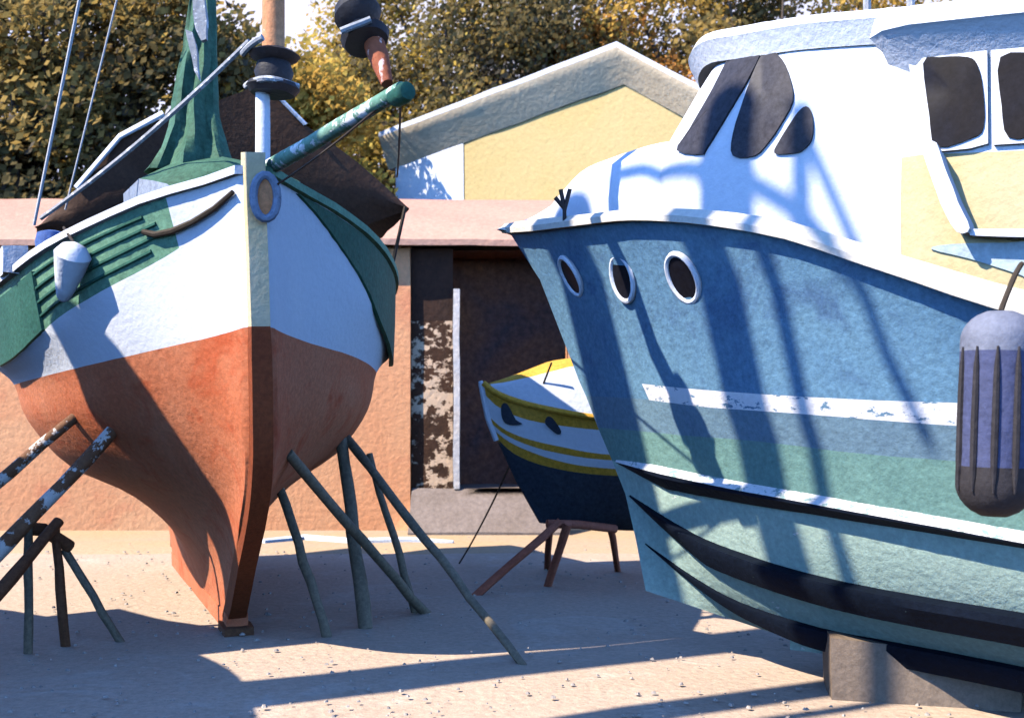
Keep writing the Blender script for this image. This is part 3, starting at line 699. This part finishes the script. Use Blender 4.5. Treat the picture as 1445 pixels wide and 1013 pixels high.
# strakes: pale worn top, black rubber underside
def strake(k, wid, hgt, s_from, name, taper=1.2, top=STRAKET, dz=0., tz=0, rise=.025):
    for sg in (1, -1):
        mb = MB(); rows = []; n = 50
        for i in range(n+1):
            s = s_from+(LM-s_from)*(i/n)**1.5; q = mlev(k, s)
            f = min(1, (s-s_from)/taper)*.85+.15
            z = q[2]+dz; h = hgt*f if tz == 0 else hgt*f*max(.3, 1-max(0, s-s_from-tz)*.28)
            rows.append([fm(s, sg*(q[1]-.04), z+rise), fm(s, sg*(q[1]+wid*f), z-.005), fm(s, sg*(q[1]+wid*f), z-h*.3), fm(s, sg*(q[1]-.012), z-h), fm(s, sg*(q[1]-.05), z-h)])
        mb.quad_grid(rows, lambda i, j: 0 if j == 0 else 1); mb.face(rows[0], 1); mb.face(rows[-1], 1)
        mb.build(name, [top, NAVY], mbt, wob=.005)
strake(5, .075, .105, s_of(874)+.0, 'rubbing_strake', .5, tz=.5, rise=.075)
strake(6, .085, .155, s_of(893)+.0, 'chine_strake', .7, top=NAVY)
strake(7, .05, .13, s_of(915)+.0, 'lower_chine', 1.2, top=NAVY)
# toe rail / gunwale
for sg in (1, -1):
    mb = MB(); rows = []
    for i in range(51):
        s = -.03+(LM+.03)*(i/50)**1.4; q = mlev(0, max(s, 0)); hh = interp([(0, .05), (.5, .06), (1.2, .045), (2, .06), (3, .08), (4, .1), (8, .1)], max(s, 0))
        rows.append([fm(s, sg*(q[1]-.16), q[2]-.01), fm(s, sg*(q[1]+.045), q[2]-.025), fm(s, sg*(q[1]+.05), q[2]+.01), fm(s, sg*(q[1]+.0), q[2]+hh), fm(s, sg*max(q[1]-.16, 0), q[2]+hh)])
    mb.quad_grid(rows, 0, True); mb.face(rows[0]); mb.face(rows[-1])
    mb.build('gunwale', mat('gunwale_cream', (0.640, 0.584, 0.468), (0.672, 0.640, 0.577), gran=.12), mbt, wob=.006)
# side deck + raised foredeck
mb = MB(); rows = []
for i in range(41):
    s = .05+(LM-.06)*i/40; q = mlev(0, s)
    rows.append([fm(s, (q[1]-.05)*k, q[2]+.02) for k in (-1, -.5, 0, .5, 1)])
mb.quad_grid(rows); mb.build('deck', mat('deck_grey_blue', (.36, .44, .48), (.44, .50, .53), gran=.2), mbt)
mb = MB(); rows = []
RID = [(740, 312), (770, 303), (800, 290), (830, 262), (855, 245), (900, 232), (940, 223), (1000, 216), (1060, 214)]
for i in range(25):
    px = 742+(1058-742)*i/24; s, t, z = bl(px, interp(RID, px), 0)
    q = mlev(0, s); w = max(min(q[1]-.13, .86 if px > 985 else 9), .03); zb = q[2]+.03
    f = [(1, 0), (.97, .25), (.86, .72), (.62, .93), (0, 1)]
    half = [(w*a, zb+(z-zb)*b) for a, b in f]
    rows.append([fm(s, tt, zz) for tt, zz in half]+[fm(s, -tt, zz) for tt, zz in half[-2::-1]])
mb.quad_grid(rows); mb.face(rows[0]); mb.face(rows[-1])
mb.build('foredeck', WHITE, mbt, cut=1, wob=.008)
# wheelhouse shell with wrap-round front
lowP = [(1.26, 0, 3.02), (1.30, .35, 3.02), (1.47, .70, 2.98), (1.80, .94, 2.94), (2.25, 1.02, 2.88), (2.75, 1.05, 2.80), (3.1, 1.06, 2.75)]
upP = [(1.72, 0, 3.79), (1.78, .30, 3.78), (1.93, .60, 3.74), (2.20, .84, 3.66), (2.52, .94, 3.62), (2.95, .99, 3.56), (3.2, 1.0, 3.53)]
def dens(P, n=26):
    c = list(range(len(P))); return [tuple(interp([(k, p[a]) for k, p in zip(c, P)], x*(len(P)-1)/n) for a in range(3)) for x in range(n+1)]
lo, up_ = dens(lowP), dens(upP)
mb = MB()
for sg in (1, -1):
    rows = [[fm(s, sg*min(t, mlev(0, s)[1]-.08), mlev(0, s)[2]+.0) for s, t, z in lo], [fm(s, sg*t, z) for s, t, z in lo]]
    for k in (.33, .66, 1): rows.append([fm(a[0]+(b[0]-a[0])*k, sg*(a[1]+(b[1]-a[1])*k+.03*math.sin(math.pi*k)), a[2]+(b[2]-a[2])*k) for a, b in zip(lo, up_)])
    mb.quad_grid(rows)
wh = mb.build('wheelhouse', WHITE, mbt, wob=.006)
# roof with brow
mb = MB(); ro = []
cen = (2.6, 0)
for s, t, z in up_: ro.append((s-.20*(1-t)-.06, t+.07, z))
ro = ro+[(3.6, 1.1, 3.50)]
rows = []
for k, dz in ((.965, -.11), (1, -.02), (1.015, .01), (.99, .06), (.7, .14), (.35, .18), (0, .20)):
    rows.append([fm(2.7+(s-2.7)*(k if s < 2.7 else 1), t*k, z+dz) for s, t, z in ro]+[fm(2.7+(s-2.7)*(k if s < 2.7 else 1), -t*k, z+dz) for s, t, z in ro[::-1]])
mb.quad_grid(rows, 0)
mb.face([p for p in rows[0]])
roofM = mb.build('cabin_roof', mat('roof_white', (.74, .77, .82), (.70, .74, .80), gran=.05), mbt, wob=.006)
# after cabin: cream, stepped outward, overhanging roof
mb = MB(); rows = []
s0, s1 = 2.97, 6.4
def tz(s): return -.085*(s-3.0)
for z, t in ((2.0, 1.12), (2.6, 1.14), (2.85, 1.13), (3.43, 1.06)):
    r = [(s0+.02, .0, z), (s0+.02, t-.16, z), (s0+.06, t-.05, z), (s0+.16, t, z)]+[(s0+.16+(s1-s0-.16)*i/8, t, z) for i in range(1, 9)]+[(s1, 0, z)]
    rows.append([fm(a+.0*(3.43-c), b, c+tz(a)) for a, b, c in r]+[fm(a, -b, c+tz(a)) for a, b, c in r[-2:0:-1]])
mb.quad_grid(rows, lambda i, j: 1 if i == 2 else 0, True); mb.face(rows[-1])
ac = mb.build('after_cabin', [CREAM, WHITE], mbt, wob=.004)
mb = MB(); rows = []
for k, z in ((0, 3.28), (.11, 3.45), (.14, 3.47), (.135, 3.55), (.05, 3.59), (-.5, 3.64), (-1.06, 3.66)):
    t = 1.06+k
    r = [(s0-.12-min(k, .1)*.6, max(t-.25, 0), z), (s0-.02, max(t-.06, 0), z), (s0+.12, max(t, 0), z)]+[(s0+.12+(s1+.1-s0-.12)*i/8, max(t, 0), z) for i in range(1, 9)]
    rows.append([fm(a, b, c+tz(a)) for a, b, c in r]+[fm(a, -b, c+tz(a)) for a, b, c in r[::-1]])
mb.quad_grid(rows, 0, True); mb.face(rows[-1]); 
mb.build('after_roof', WHITE, mbt, cut=0, wob=.006)
# windscreen panes on the shell
bw = bvh_of([wh]); ba = bvh_of([ac]); bhl = bvh_of([hullM])
def ins(poly): return poly
for poly in ([(1040, 68), (1060, 64), (1076, 72), (1062, 106), (1030, 160), (998, 212), (992, 219), (958, 214), (975, 185), (1008, 128)],
             [(1084, 72), (1104, 84), (1116, 112), (1120, 144), (1102, 178), (1084, 204), (1066, 221), (1036, 221), (1036, 190), (1052, 140), (1068, 98)],
             [(1131, 156), (1142, 153), (1148, 172), (1146, 198), (1132, 214), (1114, 218), (1094, 217), (1101, 200), (1116, 176)]):
    panel(bw, poly, .012, .004, 'windscreen_pane', SCREEN, mbt)
# after cabin windows: white frame plates with dark panes
for fpoly, ppoly in (([(1284, 78), (1300, 72), (1394, 68), (1396, 205), (1370, 212), (1316, 217), (1300, 170)], [(1304, 90), (1326, 82), (1366, 82), (1380, 94), (1388, 130), (1389, 180), (1372, 196), (1322, 208), (1312, 165)]),
                     ([(1399, 67), (1470, 62), (1540, 58), (1540, 198), (1470, 203), (1404, 207)], [(1412, 82), (1470, 76), (1530, 72), (1530, 186), (1470, 192), (1424, 195), (1414, 150)])):
    fo_ = panel(ba, fpoly, .022, .004, 'window', WHITE, mbt, smooth_px=False)
    panel(bvh_of([fo_]), ppoly, .006, .004, 'pane', GLASS, fo_)
# curved fin added to cast a shadow, and rail, on the cream side
panel(ba, [(1311, 216), (1330, 214), (1342, 246), (1360, 290), (1376, 326), (1358, 331), (1336, 292), (1320, 250)], .13, .004, 'shadow_fin', WHITE, mbt)
panel(ba, [(1314, 352), (1345, 345), (1420, 343), (1500, 343), (1500, 410), (1440, 388), (1370, 366)], .006, .004, 'kick_panel', mat('kick_blue_grey', (.40, .50, .54), (.47, .55, .57), gran=.2), mbt)  # shade along the side deck put in as a blue-grey plate
panel(ba, [(1372, 326), (1430, 326), (1500, 327), (1500, 338), (1430, 337), (1374, 335)], .09, .004, 'grab_rail', WHITE, mbt, smooth_px=False)
# portholes
for (px, py, rv, rh) in ((808, 389, .135, .105), (881, 393, .140, .105), (966, 391, .145, .115)):
    p, nn = cast(bhl, px, py)
    upv = (Vector((0, 0, 1))-nn*nn.z).normalized(); sd = nn.cross(upv)
    up2 = (upv+sd*(-.0)).normalized()
    m2 = MB(); rg = [p+nn*.012+upv*math.sin(a)*rv+sd*math.cos(a)*rh for a in [2*math.pi*k/24 for k in range(25)]]
    m2.quad_grid([[q+(nn*math.sin(b)+(q-p).normalized()*math.cos(b))*.019 for b in [2*math.pi*j/8 for j in range(8)]] for q in rg], 0, True); ph = m2.build('porthole', WHITE, mbt, wob=.003, wf=9)
    m2 = MB(); m2.prism([p+(q-p)*.93 for q in rg[:-1]], nn*.008); m2.build('glass', GLASS, ph, wob=0)
# bow fittings, roof posts
bfd = bvh_of([o for o in mbt.children if o.name.startswith(('foredeck', 'gunwale'))])
db = cast(bfd, 797, 306)[0].y-.04; m2 = MB()
for a, b in (((797, 314), (797, 292)), ((797, 294), (783, 279)), ((797, 296), (804, 267)), ((797, 296), (791, 268))):
    m2.tube([at(*a, db), at(*b, db)], .014, 7)
m2.build('bow_bollard', BLACK, mbt, wob=.006, wf=9)
for px, d in ((1224, 6.2), (1285, 6.0)):
    m2 = MB(); m2.tube([at(px, 30, d), at(px, -60, d), at(px+4, -160, d)], .022, 8); m2.build('roof_post', GREY, mbt)
# keel skeg under the hull
m2 = MB(); m2.hexa([fm(s, t, z) for s in (2.1, LM) for t in (-.06, .06) for z in (.12, .34)]); m2.build('keel', PALETEAL, mbt, cut=2)
# fender
fd = thing('fender', 'big dark grey ribbed fender with a highlight painted on top, slung on the blue hull', 'fender', at(1400, 728, 4.72))
fdz = 4.72; cb = at(1402, 728, fdz); ctp = at(1412, 440, fdz); axf = ctp-cb; Lf = axf.length
def fprof(a, b, n=10):
    R = []
    for i in range(n+1):
        f = a+(b-a)*i/n; r = .155*min(1, math.sqrt(max(0, 1-(max(0, .16-f)/.17)**2)))*min(1, math.sqrt(max(0, 1-(max(0, f-.86)/.15)**2))+.0)
        R.append((f*Lf, max(r, .02)))
    return R
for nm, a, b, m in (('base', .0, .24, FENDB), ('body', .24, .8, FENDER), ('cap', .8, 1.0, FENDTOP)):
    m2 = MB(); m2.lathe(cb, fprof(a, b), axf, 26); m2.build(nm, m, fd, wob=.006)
m2 = MB()
for px in (1386, 1403, 1422):
    pass
aa = axf.normalized(); e1 = Vector((0, -1, 0)); e1 = (e1-aa*e1.dot(aa)).normalized(); e2 = aa.cross(e1)
for ang in (-25, 5, 35, 65, -55, -85):
    a = math.radians(ang); dv = e1*math.cos(a)+e2*math.sin(a)
    for_pts = [cb+axf*f+dv*.158 for f in (.12, .2, .3, .45, .6, .72, .82)]
    m2 = MB(); m2.tube(for_pts, [.004, .012, .015, .015, .014, .012, .004], 7); m2.build('rib', FENDB, fd, wob=.003)
m2 = MB(); m2.tube(sag(ctp, at(1441, 372, 4.95), -.02), .012, 7); m2.build('lanyard', ROPE, fd)
# timber block under the boat
m2 = MB(); ga, gb = gr(1172, 984), gr(1440, 1000); bk = Vector((.10, .55, 0))
m2.hexa([ga-Vector((0, 0, .03)), ga+Vector((0, 0, .33)), ga+bk-Vector((0, 0, .03)), ga+bk+Vector((0, 0, .33)), gb-Vector((0, 0, .03)), gb+Vector((0, 0, .27)), gb+bk-Vector((0, 0, .03)), gb+bk+Vector((0, 0, .27))])
o = m2.build('keel_block', BLOCK, cut=2, wob=.015, wf=4); tag(o, 'large brown timber block carrying the keel of the blue boat', 'keel block')
m2 = MB(); m2.hexa([fm(s, t, z) for s in (5.6, 6.0) for t in (-.6, .6) for z in (-.03, .16)]); o = m2.build('keel_block', BLOCK, cut=2, wob=.015, wf=4); tag(o, 'second timber block under the stern of the blue boat, out past the right edge', 'keel block')

# ------------------------------------------------------------------ small white and ochre boat in the doorway
DD = 10.4
OD = at(681, 541, DD); ud = Vector((.93, .37, 0)).normalized(); nd = Vector((ud.y, -ud.x, 0))
fdg = Frame(OD.x, OD.y, ud, nd)
def sd_of(px, t=0):
    k = (px-CX)/F; o = OD+nd*t; return (k*o.y-o.x)/(ud.x-k*ud.y)
DL = [(.72, 2.2, 2.2, 681, [(681, 541), (700, 556), (730, 568), (775, 579), (840, 590), (900, 592), (1000, 585)]),
      (.71, 2.2, 2.1, 684, [(684, 556), (700, 572), (730, 588), (775, 598), (840, 606), (900, 608), (1000, 602)]),
      (.69, 2.2, 2.0, 690, [(690, 588), (710, 605), (740, 618), (790, 630), (845, 640), (900, 642), (1000, 636)]),
      (.68, 2.2, 2.0, 693, [(693, 597), (712, 613), (745, 628), (790, 640), (845, 648), (900, 650), (1000, 644)]),
      (.66, 2.2, 1.9, 697, [(697, 607), (716, 622), (745, 636), (790, 651), (845, 660), (900, 662), (1000, 656)]),
      (.64, 2.2, 1.9, 702, [(702, 620), (725, 640), (760, 655), (800, 664), (845, 670), (900, 672), (1000, 668)]),
      (.50, 2.3, 1.6, 730, [(730, 680), (760, 705), (800, 716), (870, 722), (1000, 722)]),
      (.20, 2.4, 1.3, 762, [(762, 738), (800, 742), (870, 748), (1000, 748)])]
def dlev(k, s):
    bm, L, p, px0, tab = DL[k]; s0 = sd_of(px0); t = entry(s, s0, bm, L, p)
    w = OD+nd*t+ud*s; px = CX+F*w.x/w.y; py = interp(tab, max(px0, min(px, 1000)))
    return s, t, H+(HY-py)/F*w.y
DLEN = 3.3
drows = []
for k in range(len(DL)):
    s0 = sd_of(DL[k][3]); drows.append([dlev(k, s0+(DLEN-s0)*(i/30)**1.4) for i in range(31)])
dg = thing('dinghy', 'small white boat with ochre stripes and a navy bottom beside the dark doorway', 'dinghy', (OD.x+1.2, OD.y+.5, .5))
mb = MB(); dm = {0: 0, 1: 1, 2: 0, 3: 1, 4: 0, 5: 2, 6: 2}
for sg in (1, -1): mb.quad_grid([[fdg(s, sg*t, z) for s, t, z in r] for r in drows], lambda i, j: dm[i])
mb.quad_grid([[fdg(r[-1][0], r[-1][1], r[-1][2]) for r in drows], [fdg(r[-1][0], -r[-1][1], r[-1][2]) for r in drows]], lambda i, j: dm[j])
mb.quad_grid([[fdg(s, t, z) for s, t, z in drows[-1]], [fdg(s, -t, z) for s, t, z in drows[-1]]], 2)
dh = mb.build('hull', [OCHRE, WHITE, NAVYP], dg, wob=.006)
for sg in (1, -1):
    mb = MB(); mb.tube([fdg(s, sg*(t+.005), z+.01) for s, t, z in drows[0]], .028, 8); mb.build('gunwale', OCHRE, dg)
mb = MB(); mb.tube([fdg(-.02, 0, drows[0][0][2]+.03)]+[fdg(r[0][0]-.01, 0, r[0][2]) for r in drows[:6]], [.02]+[.03]*6, 8); mb.build('stem', WHITE, dg)
mb = MB(); rows = []                                        # raised cuddy over the bow
for px, py in ((690, 540), (705, 536), (740, 524), (782, 508), (840, 500), (890, 497)):
    s = sd_of(px, 0); z = H+(HY-py)/F*(OD+ud*s).y; q = dlev(0, max(s, .02)); w = max(q[1]-.02, .01)
    rows.append([fdg(s, w*k, q[2]+(z-q[2])*f) for k, f in ((1, 0), (.92, .55), (.80, .85), (.5, .97), (0, 1), (-.5, .97), (-.8, .85), (-.92, .55), (-1, 0))])
mb.quad_grid(rows, lambda i, j: 0 if j in (0, 1, 6, 7) else 1); mb.face(rows[-1], 0)
mb.build('cuddy', [WHITE, OCHRE], dg, wob=.006)
bd = bvh_of([dh])
for poly in ([(708, 572), (716, 570), (728, 592), (737, 598), (718, 599), (709, 590)], [(772, 588), (780, 590), (792, 608), (786, 612), (770, 598)]):
    panel(bd, poly, .01, .004, 'scupper', NAVYP, dg)
m2 = MB(); m2.tube(sag(at(778, 512, 10.2), gr(648, 796)+Vector((0, 0, .01)), .12), .009, 6); o = m2.build('mooring_line', ROPE, wob=.004)
tag(o, 'thin dark mooring line running from the small striped boat down to the ground', 'rope')
ts = thing('boat_stand', 'red oxide stand with splayed legs under the small striped boat', 'stand', gr(760, 815))
for a, b, r in ((gpt(668, 838), at(790, 736, 10.2), .038), (gpt(772, 800), at(776, 738, 10.35), .034), (gpt(772, 824), at(802, 738, 10.2), .040), (gpt(872, 803), at(862, 745, 10.6), .034)):
    m2 = MB(); m2.tube([a.lerp(b, i/5) for i in range(6)], r, 9); m2.build('leg', REDT, ts, wob=.008, wf=5)
m2 = MB(); m2.tube([at(772, 739, 10.25), at(815, 740, 10.35), at(868, 746, 10.6)], .04, 9); m2.build('crossbar', REDT, ts)

# ------------------------------------------------------------------ unseen boats, masts and lines added past the left edge to cast shadows
def copy_tree(o, parent=None, skip=()):
    c = o.copy(); COL.objects.link(c)
    if parent: c.parent = parent
    for ch in list(o.children):
        if not any(ch.name.startswith(k) for k in skip): copy_tree(ch, c, skip)
    return c
SKIP = ('shroud', 'stay', 'bobstay', 'guy', 'furled', 'bowsprit', 'mooring', 'rail_lashing', 'mast')
nbx = copy_tree(fb, None, SKIP); nbx['label'] = 'unseen wooden boat added past the left edge, turned away, casting shade on the ground'
def place_bow(o, bow, ang):
    """turn a copied boat about its own base and put its stem at the given ground point"""
    rel = fr(0, 0, 0)-fb.location; M = Matrix.Rotation(ang, 3, 'Z')
    p = Vector((bow[0], bow[1], 0))-M@rel
    o.rotation_euler = (0, 0, ang); o.location = (p.x, p.y, fb.location.z)
place_bow(nbx, (-4.0, 4.3), math.radians(31))  # unseen boat copy added for its ground shadow
tp2 = tarp.copy(); COL.objects.link(tp2); Mr = Matrix.Rotation(math.radians(31), 3, 'Z')  # tent copy added to throw shadow on the left hull
tp2.rotation_euler = (0, 0, math.radians(31)); tp2.location = nbx.location-Mr@fb.location
tp2['label'] = 'brown tent cover on the neighbouring boat past the left edge'
nb2 = copy_tree(fb, None, SKIP); nb2['label'] = 'added boat with thick shadow-casting masts beyond the lower left of the yard'
place_bow(nb2, (-4.6, -1.6), math.radians(62))  # unseen boat added to carry the shadow-casting masts
SUNH = Vector((math.sin(math.radians(63)), math.cos(math.radians(63)), 0))
EL = 45
wrap = mat('shadow_mast_canvas', (.5, .48, .44), (.58, .55, .5))
inv = Matrix.Rotation(-math.radians(62), 3, 'Z')
def shadow_mast(P, k, r0, r1, h, nm, own=None):
    b = Vector((P[0], P[1], 0))-SUNH*k
    own = own or nb2; m2 = MB(); l0 = Matrix.Rotation(-own.rotation_euler.z, 3, 'Z')@(b-own.location)
    m2.tube([l0+Vector((0, 0, z)) for z in (.6, 2.5, h*.5, h*.85, h)], [r0, r0, r0, (r0+r1)/2, r1], 14)
    o = m2.build(nm, wrap, None, wob=.02, wf=1.5); o.parent = own; return o
shadow_mast((-1.9, 8.0), 4.7, .42, .36, 5.55, 'shadow_spar', nbx)  # spar added and made thick to shadow the lower left hull
shadow_mast((.62, 7.5), 9.3, .33, .30, 11.8, 'mizzen_mast')  # unseen masts added to throw bands on the blue hull
shadow_mast((1.10, 6.2), 8.2, .17, .16, 11.6, 'main_mast')
shadow_mast((1.42, 5.92), 8.3, .06, .05, 11.6, 'shadow_pole')
SUN3 = SUNH*math.cos(math.radians(EL))-Vector((0, 0, math.sin(math.radians(EL))))
allb = bvh_of([o for o in mbt.children if o.type == 'MESH' and o.name.split('.')[0] in ('hull', 'foredeck', 'wheelhouse', 'gunwale')])
def shadow_line(pts, k, r, nm):
    P = [q[0]-SUN3*(k/math.cos(math.radians(EL))) for q in (cast(allb, *q) for q in pts) if q[0]]
    m2 = MB(); m2.tube([inv@(p-nb2.location) for p in P], r, 8)
    o = m2.build(nm, ROPE, None, wob=0); o.parent = nb2
shadow_line([(860, 250), (905, 240), (960, 240), (1020, 250), (1070, 264), (1110, 288), (1145, 318), (1172, 348)], 8.25, .05, 'shadow_hawser')  # added line, bent to cast a curved shadow on the foredeck
shadow_line([(1120, 150), (1172, 348), (1212, 400), (1250, 500), (1310, 620)], 8.25, .035, 'shadow_stay')  # added line casting a slanting shadow down the hull

# ------------------------------------------------------------------ light
w = bpy.data.worlds.new('World'); scn.world = w; w.use_nodes = True
nt = w.node_tree; N = nt.nodes; L = nt.links
bg = N['Background']; bg.inputs['Strength'].default_value = .15
sky = N.new('ShaderNodeTexSky'); sky.sky_type = 'NISHITA'; sky.sun_disc = False
sun_dir = -SUNH*math.cos(math.radians(EL))+Vector((0, 0, math.sin(math.radians(EL))))   # towards the sun
sky.sun_elevation = math.radians(EL); sky.sun_rotation = math.atan2(sun_dir.x, sun_dir.y)
sky.dust_density = 0; sky.air_density = .45; sky.ozone_density = 10.0
tcw = N.new('ShaderNodeTexCoord'); sx = N.new('ShaderNodeSeparateXYZ'); L.new(tcw.outputs['Generated'], sx.inputs[0])
cl = N.new('ShaderNodeTexNoise'); cl.inputs['Scale'].default_value = 4; cl.inputs['Detail'].default_value = 6; L.new(tcw.outputs['Generated'], cl.inputs['Vector'])
r1 = N.new('ShaderNodeMapRange'); r1.inputs['From Min'].default_value = .55; r1.inputs['From Max'].default_value = .42; L.new(sx.outputs['Z'], r1.inputs['Value'])
ad = N.new('ShaderNodeMath'); ad.operation = 'MULTIPLY_ADD'; ad.inputs[1].default_value = 1.2; ad.inputs[2].default_value = -.25
L.new(cl.outputs['Fac'], ad.inputs[0])
a2 = N.new('ShaderNodeMath'); a2.operation = 'ADD'; a2.use_clamp = True; L.new(ad.outputs[0], a2.inputs[0]); a2.inputs[1].default_value = .35
ml = N.new('ShaderNodeMath'); ml.operation = 'MULTIPLY'; ml.use_clamp = True; L.new(r1.outputs[0], ml.inputs[0]); L.new(a2.outputs[0], ml.inputs[1])
ry = N.new('ShaderNodeMapRange'); ry.inputs['From Min'].default_value = .72; ry.inputs['From Max'].default_value = .88; L.new(sx.outputs['Y'], ry.inputs['Value'])
m3 = N.new('ShaderNodeMath'); m3.operation = 'MULTIPLY'; L.new(ml.outputs[0], m3.inputs[0]); L.new(ry.outputs[0], m3.inputs[1])
mx = N.new('ShaderNodeMix'); mx.data_type = 'RGBA'; L.new(m3.outputs[0], mx.inputs[0]); L.new(sky.outputs[0], mx.inputs[6]); mx.inputs[7].default_value = (2.0, 1.9, 2.1, 1)
L.new(mx.outputs[2], bg.inputs['Color'])
sl = bpy.data.lights.new('sun', 'SUN'); sl.energy = 2.15; sl.angle = math.radians(.4); sl.color = (1, .90, .77)
so = bpy.data.objects.new('sun', sl); COL.objects.link(so); so.rotation_euler = sun_dir.to_track_quat('Z', 'Y').to_euler()
so.location = (-10, -8, 14)
vs = scn.view_settings; vs.view_transform = 'Standard'; vs.look = 'None'; vs.exposure = 2.08; vs.gamma = 1
scn.cycles.max_bounces = 6; scn.cycles.diffuse_bounces = 0
